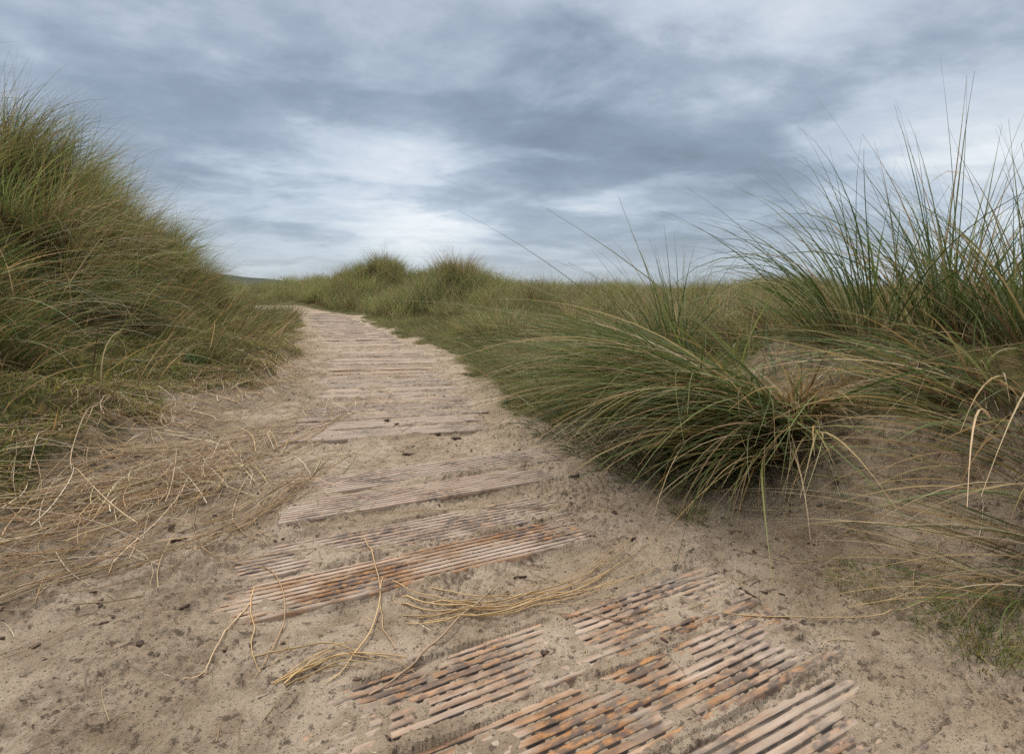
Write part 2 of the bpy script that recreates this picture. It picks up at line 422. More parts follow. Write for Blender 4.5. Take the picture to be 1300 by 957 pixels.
# ------------------------------------------------------------------ ground mesh (fine near the viewpoint, out to the horizon)
nth = 1700
ths = np.concatenate([np.linspace(-180, -72, 60, endpoint=False), np.linspace(-72, 72, nth), np.linspace(72, 180, 61)[1:-1]])
rs = np.concatenate([[.002], np.geomspace(.03, .42, 40, endpoint=False), np.geomspace(.42, 7, 760, endpoint=False), np.geomspace(7, 40, 150, endpoint=False), np.geomspace(40, 6000, 50)])
TH, RR = np.meshgrid(R(1) * ths, rs)
gx, gy = (RR * np.sin(TH)).ravel(), (RR * np.cos(TH)).ravel()
gz = full_height(gx, gy)
nr_, nt_ = TH.shape
ii = np.arange(nr_ * nt_).reshape(nr_, nt_)
nx = np.roll(ii, -1, 1)
F = np.stack([ii[:-1], ii[1:], nx[1:], nx[:-1]], -1).reshape(-1, 4)
gturf = turf_mask(gx, gy)
lat = path_x(gy) - gx
glit = sstep(.35, .9, lat + .25 * noise(gx * 3, gy * 3, 201)) * (gturf < .5) * np.clip(.55 + 1.2 * fbm(gx * 2, gy * 2, 2, 202), 0, 1) * (gx < 0)
glit = np.maximum(glit, sstep(.25, .9, gx - foot_right(gy) + .4 * fbm(gx * 2.5, gy * 2.5, 2, 203)) * (gy < 4) * .6)
me = mesh_from('dune_ground', np.stack([gx, gy, gz], 1), F, M_GROUND, True, {'turf': gturf, 'litter': glit * .6})
link('ground', me, kind='structure', label='sandy dune ground with mossy turf slopes and a bare trodden path')
# far hills: a long low wooded rise with real width
hx = np.linspace(-900, 700, 161); hy = np.linspace(0, 1, 13)
HX, HT = np.meshgrid(hx, hy)
hh = (np.interp(hx, [-900, -500, -330, -215, -190, -150, -90, 0, 200, 700], [26, 22, 16, 7.5, 5.5, 2.5, 1, .5, .3, .2]) * (1 + .25 * noise(hx * .03, hx * 0, 7)) + .8 * np.abs(noise(hx * .2, hx * 0 + 4, 8)))[None]
HZ = hh * np.sin(np.pi * HT) ** .6 + .0
HYY = 380 + 260 * HT
ii = np.arange(HX.size).reshape(HX.shape)
F = np.stack([ii[:-1, :-1], ii[:-1, 1:], ii[1:, 1:], ii[1:, :-1]], -1).reshape(-1, 4)
link('hills', mesh_from('hills', np.stack([HX.ravel(), HYY.ravel(), HZ.ravel() - .2], 1), F, M_HILL), kind='structure', label='low dark wooded hill on the horizon')

# ------------------------------------------------------------------ boards as objects
def board_mesh(seed, bd=None):
    r2 = np.random.default_rng(seed)
    prof = []      # (y, z, groove)
    p = BW / NR
    gd = .0062
    y0 = -BW / 2
    prof.append((y0 + .001, -BT, 0)); prof.append((y0, -.010, 0)); prof.append((y0 + .0025, -.0008, 0))
    for i in range(NR):
        a = y0 + i * p
        if i > 0: prof.append((a + .0032, -.0006, 0))
        prof.append((a + p * .25, .0004, 0))
        if i < NR - 1:
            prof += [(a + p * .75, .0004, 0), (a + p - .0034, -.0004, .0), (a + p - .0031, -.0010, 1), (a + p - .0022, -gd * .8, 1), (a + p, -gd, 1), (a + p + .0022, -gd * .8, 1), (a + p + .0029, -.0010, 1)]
    prof.append((BW / 2 - .0025, -.0008, 0)); prof.append((BW / 2, -.010, 0)); prof.append((BW / 2 - .001, -BT, 0))
    prof = np.array(prof)
    ns = 150
    xs = np.linspace(-BL / 2, BL / 2, ns)
    X, PY = np.meshgrid(xs, prof[:, 0], indexing='ij')
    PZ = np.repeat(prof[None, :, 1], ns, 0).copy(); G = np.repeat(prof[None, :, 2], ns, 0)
    ridge = np.floor((PY + BW / 2 + .003) / p)
    wear = np.abs(noise(X * 14 + seed, ridge * 3.7 + seed, seed)) * .0007 + .0010 * np.clip(noise(X * 40, ridge * 5.1, seed + 3), 0, 1)
    top = prof[None, :, 1] > -.004
    PZ -= np.where(top, wear, 0)
    PZ += .0012 * noise(X * 1.6 + seed * 3.1, X * 0, seed + 9)
    PY = PY + .0014 * noise(X * 9, ridge * 2.0, seed + 5) + .002 * noise(X * 2, X * 0 + seed, seed + 6)
    endj = .008 * noise(PY * 60, X * 0 + seed, seed + 7)
    X = X + np.where((np.arange(ns) == 0)[:, None] | (np.arange(ns) == ns - 1)[:, None], endj, 0)
    V = np.stack([X, PY, PZ], -1).reshape(-1, 3)
    if bd is None: D = .5 * np.ones_like(PZ)
    else:           # drifted sand clings to the wood round the places where the sand lies over it
        ca, sa = math.cos(bd[2]), math.sin(bd[2])
        wx_, wy_ = bd[0] + X * ca - PY * sa, bd[1] + X * sa + PY * ca
        D = sstep(-.10, .26, fbm(wx_ * 5.0, wy_ * 8, 3, 150)) + sstep(BL / 2 - .22, BL / 2 - .05, np.abs(X)) * .6 + .25 * sstep(.0, .3, noise(X * 16, ridge * 4.4 + seed, seed + 11))
    m = prof.shape[0]; ii = np.arange(ns * m).reshape(ns, m); nj = np.roll(ii, -1, 1)
    F = np.stack([ii[:-1], ii[1:], nj[1:], nj[:-1]], -1).reshape(-1, 4)
    # end caps as quads folded from the profile
    caps = []
    for row, flip in ((ii[0], False), (ii[-1], True)):
        for q in range(m // 2 - 1):
            f = [row[q], row[q + 1], row[m - 2 - q], row[m - 1 - q]]
            caps.append(f[::-1] if flip else f)
    F = np.concatenate([F, np.array(caps)])
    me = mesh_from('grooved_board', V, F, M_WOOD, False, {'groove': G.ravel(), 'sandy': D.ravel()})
    return me
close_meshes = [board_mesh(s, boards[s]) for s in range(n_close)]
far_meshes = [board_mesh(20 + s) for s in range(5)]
close_labels = [
    'nearest grooved board, lying lowest in the sand in front of all the others',
    'orange-ridged grooved board with sand-filled grooves, second nearest of the walkway',
    'grooved board with dark blackened right end, third nearest of the walkway',
    'tilted grooved board with a bare orange front edge rising from a sandy gap',
    'half-buried grooved board directly behind the orange-edged one, dark at its ends',
    'pale grooved board with its raised front edge above a sandy gap, front of a pair',
    'pale grooved board behind another in a pair, half sunk in sand below the drooping grass',
]
ordn = ['first', 'second', 'third', 'fourth', 'fifth', 'sixth', 'seventh', 'eighth', 'ninth', 'tenth', 'eleventh', 'twelfth', 'thirteenth', 'fourteenth', 'fifteenth', 'sixteenth', 'seventeenth', 'eighteenth', 'nineteenth', 'twentieth']
for i, b in enumerate(boards):
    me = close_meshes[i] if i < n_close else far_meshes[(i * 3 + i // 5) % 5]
    if i < n_close:
        lab = close_labels[i]
    else:
        j = i - n_close
        if j == 0: lab = 'pale dusty board with exposed front edge, first of the long unbroken walkway run'
        elif j < 20: lab = 'sand-dusted pale board, %s in the unbroken run counting up from its front edge' % ordn[j]
        else: lab = 'pale board in the far stretch of the walkway where it bends left'
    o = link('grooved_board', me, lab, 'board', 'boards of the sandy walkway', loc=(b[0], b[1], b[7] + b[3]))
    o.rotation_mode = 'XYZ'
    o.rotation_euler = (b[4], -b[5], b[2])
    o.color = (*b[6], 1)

# ------------------------------------------------------------------ turf, moss and dune cover (uncountable)
def scatter(n, x0, x1, y0, y1):
    return rng.uniform(x0, x1, n), rng.uniform(y0, y1, n)

def cover(name, label, cat_pal, pts, L_, width, wind, ww, lean, droop, straw, S=4, sd=.35, k=1.4, clip=True, tipmix=.2, rootc=BROWN, cl=None, tuss=False):
    st = Strands()
    x, y = pts; n = len(x)
    z = ground_at(x, y) - .012 + (.05 * fbm(x * 5, y * 5, 3, 111) * turf_mask(x, y) if n else 0)
    vx = ww * wind[0] + rng.normal(0, .6, n); vy = ww * wind[1] + rng.normal(0, .6, n)
    az = np.arctan2(vy, vx)
    l0 = rng.uniform(*lean, n); l1 = l0 + droop * rng.uniform(.3, 1.3, n)
    le = L_ * np.clip(1 + sd * rng.normal(size=n), .3, 1.9)
    if cl is not None: le = le * cl(x, y)
    if tuss:
        le = le * np.clip(1 + .75 * noise(x * 2.6, y * 2.6, 321), .5, 1.6)
        c_t = 1 + .55 * noise(x * 2.6 + 5, y * 2.6, 322)
    else: c_t = 1.0
    c = pick(cat_pal, n)
    patch = fbm(x * .9, y * .9, 3, 301)
    c = c * np.clip((1 + .7 * patch) * c_t, .3, 2)[:, None]
    s = rng.random(n) < straw * np.clip(1 + 2.2 * fbm(x * 1.7, y * 1.7, 2, 303), .1, 2.4)
    ns = int(s.sum())
    if ns: c[s] = np.where(rng.random((ns, 1)) < .6, pick(STRAW, ns), pick(BROWN, ns))
    blades(st, np.stack([x, y, z], 1), az, l0, l1, le, width * rng.uniform(.6, 1.3, n), c, pick(rootc, n), S=S, k=k, curl=rng.normal(0, .3, n), clip=clip, tipmix=(rng.random(n) < tipmix) * .8)
    return st

def u_left(x, y): return foot_left(y) - x + .22 * noise(x * .9, y * .9, 5) + .10 * noise(x * 2.3, y * 2.3, 6)
def v_right(x, y): return x - foot_right(y) + .6 * (.22 * noise(x * .9, y * .9, 5) + .10 * noise(x * 2.3, y * 2.3, 6))
def keep(pts, m):
    return pts[0][m], pts[1][m]

# short mossy turf on the left bank and slope
p = scatter(190000, -6.0, -1.2, .6, 10); u = u_left(*p)
p = keep(p, (u > .02) & (u < 2.2) & (rng.random(len(u)) < .95 - .35 * sstep(1, 2, u)) & (turf_mask(*p) > .4))
st = cover('t', '', np.concatenate([MOSSY * 1.4, MOSSY * 1.4, OLIVE[:3], BROWN[:2]]), p, .058, .0040, (1, -.3), .6, (R(10), R(60)), R(50), .30, S=3, sd=.5)
# right turf
p = scatter(170000, -4.5, 3.0, 1.0, 12); v = v_right(*p)
near_w = np.where(p[1] < 3.3, .6, 1)
p = keep(p, (turf_mask(*p) > .45) & (v > -.1) & (rng.random(len(v)) < near_w))
st2 = cover('t', '', np.concatenate([MOSSY, OLIVE[:2]]), p, .055, .0042, (-1, -.3), .5, (R(10), R(60)), R(50), .16, S=3, sd=.4)
st.V += st2.V; st.C += st2.C
st.F += [f + st.n for f in st2.F]; st.n += st2.n
link('turf', st.mesh('turf'), 'short mossy yellow green turf on the dune slopes', kind='stuff')

# left dune marram: dense, combed to the right and downhill
st = Strands()
def clustered(nc, per, x0, x1, y0, y1, rad):
    cx, cy = scatter(nc, x0, x1, y0, y1)
    x = np.repeat(cx, per) + rad * rng.normal(size=nc * per); y = np.repeat(cy, per) + rad * rng.normal(size=nc * per)
    return x, y
def merge(a, b):
    a.V += b.V; a.C += b.C; a.F += [f + a.n for f in b.F]; a.n += b.n
p = clustered(2300, 36, -8.0, -1.2, 1.3, 11, .05); u = u_left(*p)
gap = fbm(p[0] * 2.2, p[1] * 2.2, 2, 331) > .0 - .25 * sstep(1.8, 2.6, u)
p = keep(p, gap); u = u[gap]
TALL = np.concatenate([OLIVE * 1.45, GREEN[:5] * 1.4, GREEN[2:5] * 1.5, BROWN[:2] * 1.3])
q = keep(p, (u > 1.1) & (u < 4.4) & (rng.random(len(u)) < sstep(1.05, 1.9, u)))
merge(st, cover('m', '', TALL, q, .54, .0056, (1, -.22), 1.7, (R(16), R(58)), R(56), .30, S=8, k=1.3, tuss=True, cl=lambda x, y: np.interp(u_left(x, y), [.7, 1.5, 2.3], [.7, 1.0, 1.10])))
q = keep(p, (u > .10) & (u <= 1.35) & (rng.random(len(u)) < .09))
merge(st, cover('m', '', np.concatenate([OLIVE, GREEN[:4]]), q, .27, .0050, (1, -.45), 1.2, (R(15), R(62)), R(60), .40, S=6, k=1.2))
# long single blades, many of them dead, swept down the slope
p = scatter(1700, -6.0, -1.9, 1.3, 8); u = u_left(*p)
q = keep(p, (u > .25) & (u < 2.6))
merge(st, cover('m', '', np.concatenate([GREEN[2:5], OLIVE]), q, .72, .0060, (1, -.45), 2.2, (R(28), R(62)), R(46), .55, S=10, k=1.2, sd=.3))
p = clustered(240, 40, -6.2, -3.6, 8, 16, .09); u = u_left(*p)
q = keep(p, (u > .1))
merge(st, cover('m', '', np.concatenate([OLIVE, GREEN]), q, .38, .006, (1, -.30), 1.0, (R(6), R(35)), R(50), .25, S=5))
link('dune_grass', st.mesh('left_dune_grass'), 'dense wind-combed marram grass covering the tall dune beside the walkway', kind='stuff')

# right bank: medium grass combed towards the path
st = Strands()
p = clustered(750, 42, -3.6, 2.6, 2.4, 9.5, .07); v = v_right(*p)
q = keep(p, (v > .10) & (v < 1.9) & (turf_mask(*p) > .4) & (rng.random(len(v)) < np.interp(p[1], [2.4, 3, 4.3, 5, 7, 9], [.5, .9, .7, .35, .18, .12])))
merge(st, cover('m', '', np.concatenate([OLIVE, GREEN]), q, .29, .0056, (-1, -.35), 1.5, (R(20), R(60)), R(62), .24, S=6, k=1.2))
p = clustered(700, 40, .0, 8, 4.0, 12, .10); v = v_right(*p)
q = keep(p, (v > 1.2) & (p[1] > 3.9))
merge(st, cover('m', '', np.concatenate([OLIVE * 1.35, STRAW[:2] * .9, GREEN[2:5] * 1.4]), q, .33, .0064, (-.6, -.1), .6, (R(5), R(36)), R(52), .36, S=5))
p = scatter(1500, .5, 3.2, 1.5, 3.8); v = v_right(*p)
q = keep(p, (v > .5) & (turf_mask(*p) > .25))
merge(st, cover('m', '', np.concatenate([OLIVE, BROWN, GREEN[2:4], STRAW[:2] * .7]), q, .20, .0040, (-1, -.3), 1.2, (R(15), R(65)), R(60), .45, S=6, k=1.2))
link('dune_grass', st.mesh('right_bank_grass'), 'low soft grass on the bank between the walkway and the back dunes', kind='stuff')

# back dunes
st = Strands()
pa = clustered(2800, 40, -18, 11, 10.5, 29, .12); pb = clustered(1500, 40, -8, 1.0, 11.5, 21, .12)
p = (np.concatenate([pa[0], pb[0]]), np.concatenate([pa[1], pb[1]]))
bmh = sum(h * np.exp(-((p[0] - cx) / sx) ** 2 - ((p[1] - cy) / sy) ** 2) for cx, cy, sx, sy, h in BUMPS)
q = keep(p, (rng.random(len(bmh)) < np.clip(bmh * 6.0, .0, 1)) & (v_right(*p) > .35) & (p[1] < 29))
merge(st, cover('m', '', np.concatenate([OLIVE * 1.5, GREEN[2:5] * 1.2, GREEN[2:5] * 1.8, STRAW[:1]]), q, .50, .0085, (.3, -.1), .6, (R(3), R(30)), R(55), .24, S=5))
p = clustered(2000, 30, -3.0, 12, 8.0, 20, .12)
q = keep(p, v_right(*p) > 2.2)
merge(st, cover('m', '', np.concatenate([OLIVE, GREEN[3:5] * 1.5, STRAW[:2] * .9, OLIVE * 1.4]), q, .42, .0085, (-.3, -.1), .5, (R(3), R(28)), R(50), .28, S=5))
link('dune_grass', st.mesh('back_dune_grass'), 'shaggy marram grass over the back dunes at the end of the walkway', kind='stuff')

# ------------------------------------------------------------------ clumps that stand out, each one a thing
def clump(name, label, cat, specs, group=None):
    st = Strands()
    x0, y0 = specs[0]['x'], specs[0]['y']
    for s in specs: tuft(st, **s)
    o = (x0, y0, float(ground_at(x0, y0)))
    return link(name, st.mesh(name, o), label, cat, group, loc=o)
G1 = 'marram clumps around the walkway'
def sp(px, py, n, r, L_, **kw):
    x, y = hit(px, py); return dict(x=x, y=y, n=n, r=r, L_=L_, **kw)
DARKG = np.concatenate([GREEN[:4], OLIVE[3:4], OLIVE[:2]])

W_L = (-1, -.30)
clump('marram_clump', 'big dark green clump combed over and drooping onto the sand beside the boards', 'grass clump', [
    sp(985, 540, 230, .11, .86, wind=(-1, -.18), ww=1.7, lean=(R(38), R(66)), droop=R(36), straw=.26, green=DARKG, S=10, k=1.2, rw=.62, width=.0086),
    sp(935, 518, 280, .13, .94, wind=(-1, -.20), ww=1.7, lean=(R(40), R(68)), droop=R(32), straw=.22, green=DARKG, S=10, k=1.2, rw=.62, width=.0086),
    sp(880, 500, 300, .14, .92, wind=(-1, -.20), ww=1.7, lean=(R(40), R(68)), droop=R(32), straw=.20, green=DARKG, S=10, k=1.2, rw=.62, width=.0086),
    sp(820, 480, 250, .15, .80, wind=(-1, -.2), ww=1.6, lean=(R(40), R(70)), droop=R(30), straw=.20, green=DARKG, S=10, k=1.2, rw=.62, width=.0086),
    sp(1010, 560, 120, .08, .66, wind=(-.8, -.45), ww=1.8, lean=(R(42), R(70)), droop=R(30), straw=.5, green=GREEN, S=10, k=1.2, width=.0075),
    sp(1015, 520, 160, .06, .30, wind=(-.2, -.8), ww=.9, lean=(R(10), R(60)), droop=R(60), straw=.9, green=BROWN, S=7, k=1.2),
    *[sp(px, py, 240, .16, .17, wind=(-1, -.4), ww=1.0, lean=(R(15), R(65)), droop=R(45), straw=.15, green=GREEN[:3] * .8, S=5, width=.0042, rootc=GREEN * .6) for px, py in ((770, 565), (820, 580), (870, 590), (915, 595), (960, 590), (720, 540))],
    sp(960, 560, 200, .12, .60, wind=(-1, -.4), ww=1.7, lean=(R(45), R(72)), droop=R(30), straw=.26, green=DARKG, S=9, k=1.2, rw=.5, width=.0080)], G1)
clump('marram_clump', 'upright green spray rising out of the back of the big drooping clump', 'grass clump', [
    sp(850, 452, 95, .10, .66, wind=(-.9, 0), ww=.7, lean=(R(4), R(38)), droop=R(30), straw=.14, S=9, width=.0085),
    sp(870, 455, 40, .06, .52, wind=(.4, 0), ww=.3, width=.0085, lean=(R(4), R(30)), droop=R(30), straw=.15, S=8)], G1)
clump('marram_clump', 'tall sparse clump with long thin blades arching left against the sky', 'grass clump', [
    sp(1095, 428, 105, .10, .86, wind=(-1, 0), ww=.7, lean=(R(4), R(40)), droop=R(66), width=.0078, straw=.16, S=10, rootc=np.concatenate([BROWN, STRAW])),
    sp(1060, 435, 60, .09, .72, wind=(-1, .1), ww=1.3, lean=(R(25), R(48)), droop=R(48), straw=.2, S=10)], G1)
clump('marram_clump', 'tallest upright clump on the sandy rise, with reddish brown stem bases', 'grass clump', [
    sp(1205, 428, 170, .12, .84, wind=(-.5, 0), ww=.4, lean=(R(3), R(30)), droop=R(58), width=.0078, straw=.18, S=10, rootc=np.concatenate([BROWN, STRAW])),
    sp(1155, 428, 80, .10, .66, wind=(-.6, 0), ww=.5, lean=(R(4), R(34)), droop=R(44), straw=.25, S=10, rootc=np.concatenate([BROWN, STRAW]))], G1)
clump('marram_clump', 'dense clump at the far end of the rise, cut by the edge of the view', 'grass clump', [
    sp(1292, 440, 180, .14, .76, wind=(-.5, -.1), ww=.5, lean=(R(4), R(38)), droop=R(46), straw=.25, S=10, rootc=np.concatenate([BROWN, STRAW])),
    sp(1345, 450, 150, .14, .74, wind=(-.6, -.1), ww=.6, lean=(R(4), R(38)), droop=R(46), straw=.25, S=9)], G1)
clump('marram_clump', 'brown-stemmed clump lying over the sand slope with long straw blades sweeping downhill', 'grass clump', [
    sp(1262, 520, 80, .12, .72, wind=(-1, -.25), ww=1.7, lean=(R(45), R(72)), droop=R(26), straw=.42, S=10, k=1.2, rootc=BROWN),
    sp(1215, 470, 80, .12, .60, wind=(-1, -.2), ww=1.5, lean=(R(40), R(70)), droop=R(26), straw=.35, S=10, k=1.2),
    sp(1330, 600, 90, .12, .62, width=.0042, wind=(-1, -.1), ww=1.8, lean=(R(52), R(74)), droop=R(24), straw=.5, S=10, k=1.2)], G1)
clump('marram_clump', 'flattened straw-coloured clump low on the sand slope beside green sprouts', 'grass clump', [
    sp(1300, 745, 45, .05, .40, wind=(-1, .05), ww=1.9, lean=(R(58), R(78)), droop=R(18), straw=.75, S=10, k=1.2, width=.0034),
    sp(1340, 700, 60, .06, .50, wind=(-1, .0), ww=1.9, lean=(R(55), R(78)), droop=R(18), straw=.6, S=10, k=1.2, width=.0034)], G1)
clump('marram_clump', 'thin wispy clump of fine upright blades on the bank above the turf', 'grass clump', [
    sp(705, 392, 60, .14, .55, wind=(-.5, 0), ww=.4, lean=(R(4), R(30)), droop=R(30), straw=.12, S=8, width=.005)], G1)
clump('marram_clump', 'loose open clump of stems between the wispy clump and the tall arching one', 'grass clump', [
    sp(810, 385, 70, .22, .62, wind=(-.6, 0), ww=.5, lean=(R(4), R(34)), droop=R(36), straw=.15, S=8, width=.005)], G1)
clump('marram_clump', 'small thin clump standing behind the upright spray of the drooping clump', 'grass clump', [
    sp(880, 395, 50, .2, .60, wind=(.2, 0), ww=.3, lean=(R(4), R(26)), droop=R(30), straw=.15, S=8)], G1)
clump('marram_clump', 'few bare upright stems standing apart on the rise left of the arching clump', 'grass clump', [
    sp(945, 405, 26, .12, .55, wind=(.1, 0), ww=.2, lean=(R(2), R(14)), droop=R(20), straw=.1, S=8, width=.005)], G1)
clump('marram_clump', 'low clump with blades bowed flat leftward at the foot of the arching clump', 'grass clump', [
    sp(990, 412, 40, .12, .50, wind=(-1, 0), ww=.9, lean=(R(10), R(40)), droop=R(46), straw=.2, S=8)], G1)
FINE = np.concatenate([GREEN[1:4], MOSSY[:2]])
clump('grass_sprout', 'small fine green sprout in the sand under the flattened straw blades', 'grass sprout', [
    sp(1105, 742, 260, .075, .055, wind=(-.5, 0), ww=.4, lean=(R(10), R(60)), droop=R(30), straw=.1, green=FINE, S=4, width=.0018, rootc=GREEN),
    sp(1150, 765, 260, .075, .05, wind=(-.5, 0), ww=.4, lean=(R(10), R(60)), droop=R(30), straw=.1, green=FINE, S=4, width=.0018, rootc=GREEN)], 'green sprouts in bare sand')
clump('grass_sprout', 'wide fine green sprout nearest the view beside bare sand slope', 'grass sprout', [
    sp(1265, 800, 500, .10, .06, wind=(-.4, 0), ww=.4, lean=(R(10), R(60)), droop=R(30), straw=.15, green=FINE, S=4, width=.0018, rootc=GREEN),
    sp(1225, 822, 220, .07, .045, wind=(-.4, 0), ww=.4, lean=(R(10), R(60)), droop=R(30), straw=.15, green=FINE, S=4, width=.0018, rootc=GREEN)], 'green sprouts in bare sand')
clump('grass_sprout', 'dark green sprout poking out beneath the big drooping clump', 'grass sprout', [
    sp(868, 625, 260, .07, .075, wind=(0, -.3), ww=.3, lean=(R(10), R(60)), droop=R(30), straw=.2, green=FINE, S=4, width=.002, rootc=GREEN),
    sp(875, 655, 160, .05, .05, wind=(0, -.3), ww=.3, lean=(R(10), R(60)), droop=R(30), straw=.4, green=FINE, S=4, width=.002, rootc=GREEN)], 'green sprouts in bare sand')
G2 = 'tufts on the back dunes'
clump('marram_tuft', 'round brown seeding tuft crowning the back dune', 'grass tuft', [
    dict(x=-1.45, y=13.1, n=460, r=.36, L_=.80, wind=(.1, 0), ww=.2, lean=(R(2), R(38)), droop=R(30), straw=.75, S=6, width=.009, green=BROWN)], G2)
clump('marram_tuft', 'dark green tuft at the foot of the back dune above the turf', 'grass tuft', [
    sp(530, 388, 380, .38, .52, wind=(.2, 0), ww=.3, lean=(R(3), R(40)), droop=R(45), straw=.1, S=6, width=.0075)], G2)
clump('marram_tuft', 'shaggy grey green tuft on the crest where the walkway ends', 'grass tuft', [
    dict(x=-4.6, y=17.9, n=460, r=.55, L_=.72, wind=(.4, 0), ww=.4, lean=(R(3), R(34)), droop=R(50), straw=.25, S=6, width=.010, green=np.concatenate([GREEN[3:5], OLIVE]))], G2)
clump('marram_tuft', 'pale green tuft beside the brown one on the back dune', 'grass tuft', [
    dict(x=-.35, y=12.8, n=420, r=.42, L_=.62, wind=(.5, 0), ww=.4, lean=(R(3), R(38)), droop=R(50), straw=.2, S=6, width=.008, green=GREEN[2:5] * 1.2)], G2)
for px, py in ((700, 372), (748, 374), (790, 372), (835, 376), (872, 371), (915, 372), (962, 370), (1010, 373), (770, 380), (900, 381), (680, 380)):
    g = GREEN[2:5] * rng.uniform(1.0, 1.8)
    clump('marram_tuft', 'pale wispy tuft on the low back ridge, one of many alike there', 'grass tuft', [
        sp(px, py, 150, rng.uniform(.2, .35), rng.uniform(.38, .62), wind=(rng.uniform(-.8, .4), 0), ww=.5, lean=(R(3), R(36)), droop=R(52), straw=rng.uniform(.2, .6), S=6, width=.0085, green=np.concatenate([g, OLIVE * 1.3]))], 'wispy tufts on the low back ridge')
for hx_, hy_ in ((1.3, 6.5), (-.2, 6.3), (.4, 8.3), (2.9, 7.3), (-1.2, 9.5), (4.8, 8.2), (1.9, 8.9), (-.5, 7.6), (.7, 5.4), (3.6, 6.2)):
    g = np.concatenate([GREEN[2:5], OLIVE]) * rng.uniform(1.1, 1.9)
    clump('marram_tuft', 'soft pale hummock tuft in the grass between walkway and back ridge, like its neighbours', 'grass tuft', [
        dict(x=hx_, y=hy_, n=240, r=rng.uniform(.22, .36), L_=rng.uniform(.34, .50), wind=(rng.uniform(-.8, .1), -.1), ww=.6, lean=(R(4), R(48)), droop=R(56), straw=rng.uniform(.25, .55), S=6, width=.0068, green=g)], 'soft hummock tufts in the middle distance')
G3 = 'tufts on the tall dune'
W_R = (1, -.3)
LB = hit(30, 218)
clump('marram_tuft', 'long-bladed dark tuft on the crest of the tall dune, arching over', 'grass tuft', [
    dict(x=LB[0], y=LB[1], n=300, r=.22, L_=.80, wind=(1, 0), ww=1.5, width=.0052, lean=(R(4), R(38)), droop=R(48), straw=.15, S=9),
    dict(x=LB[0] + .24, y=LB[1] - .05, n=280, r=.24, L_=.72, wind=(1, 0), ww=1.5, width=.0052, lean=(R(6), R(42)), droop=R(50), straw=.15, S=9)], G3)
clump('marram_tuft', 'feathery tuft just below the long-bladed tuft on the tall dune crest', 'grass tuft', [
    sp(150, 262, 300, .22, .66, wind=(1, 0), ww=1.5, width=.0052, lean=(R(6), R(42)), droop=R(52), straw=.2, S=9)], G3)
clump('marram_tuft', 'feathery tuft lower on the crest of the tall dune, next below another', 'grass tuft', [
    sp(205, 290, 260, .22, .58, wind=(1, 0), ww=1.5, width=.0052, lean=(R(6), R(42)), droop=R(50), straw=.2, S=8)], G3)
clump('marram_tuft', 'rounded tuft at the lower end of the tall dune crest', 'grass tuft', [
    sp(255, 318, 340, .28, .52, wind=(1, 0), ww=1.5, width=.0052, lean=(R(4), R(42)), droop=R(52), straw=.25, S=8)], G3)
clump('marram_tuft', 'green tuft at the walkway edge where the tall dune ends', 'grass tuft', [
    sp(352, 405, 380, .34, .36, wind=(.8, -.3), ww=.6, lean=(R(8), R(50)), droop=R(48), straw=.15, S=7, width=.0045)], G3)
clump('marram_tuft', 'tuft low on the bank with long blades sweeping down to the straw', 'grass tuft', [
    sp(-20, 470, 130, .12, .95, wind=(1, -.22), ww=1.9, lean=(R(30), R(62)), droop=R(38), straw=.35, S=10, k=1.2)], G3)
clump('marram_tuft', 'straw-mixed tuft behind the low bank tuft, long blades reaching down the moss', 'grass tuft', [
    sp(-70, 400, 130, .14, 1.0, wind=(1, -.2), ww=1.9, lean=(R(35), R(60)), droop=R(38), straw=.35, S=10, k=1.2)], G3)
clump('marram_tuft', 'thin green tuft on the mossy slope, blades leaning down towards the sand', 'grass tuft', [
    sp(95, 385, 120, .12, .75, wind=(1, -.3), ww=1.8, lean=(R(25), R(60)), droop=R(45), straw=.25, S=10, k=1.2),
    sp(160, 400, 80, .10, .55, wind=(1, -.3), ww=1.6, lean=(R(25), R(60)), droop=R(45), straw=.2, S=10, k=1.2)], G3)
clump('marram_tuft', 'straw-filled brown tuft on the mossy slope below the dune crest', 'grass tuft', [
    sp(60, 320, 260, .2, .75, wind=(1, -.2), ww=1.5, lean=(R(20), R(58)), droop=R(45), straw=.55, S=9, k=1.2),
    sp(150, 330, 220, .2, .65, wind=(1, -.2), ww=1.5, lean=(R(20), R(58)), droop=R(45), straw=.5, S=9, k=1.2)], G3)

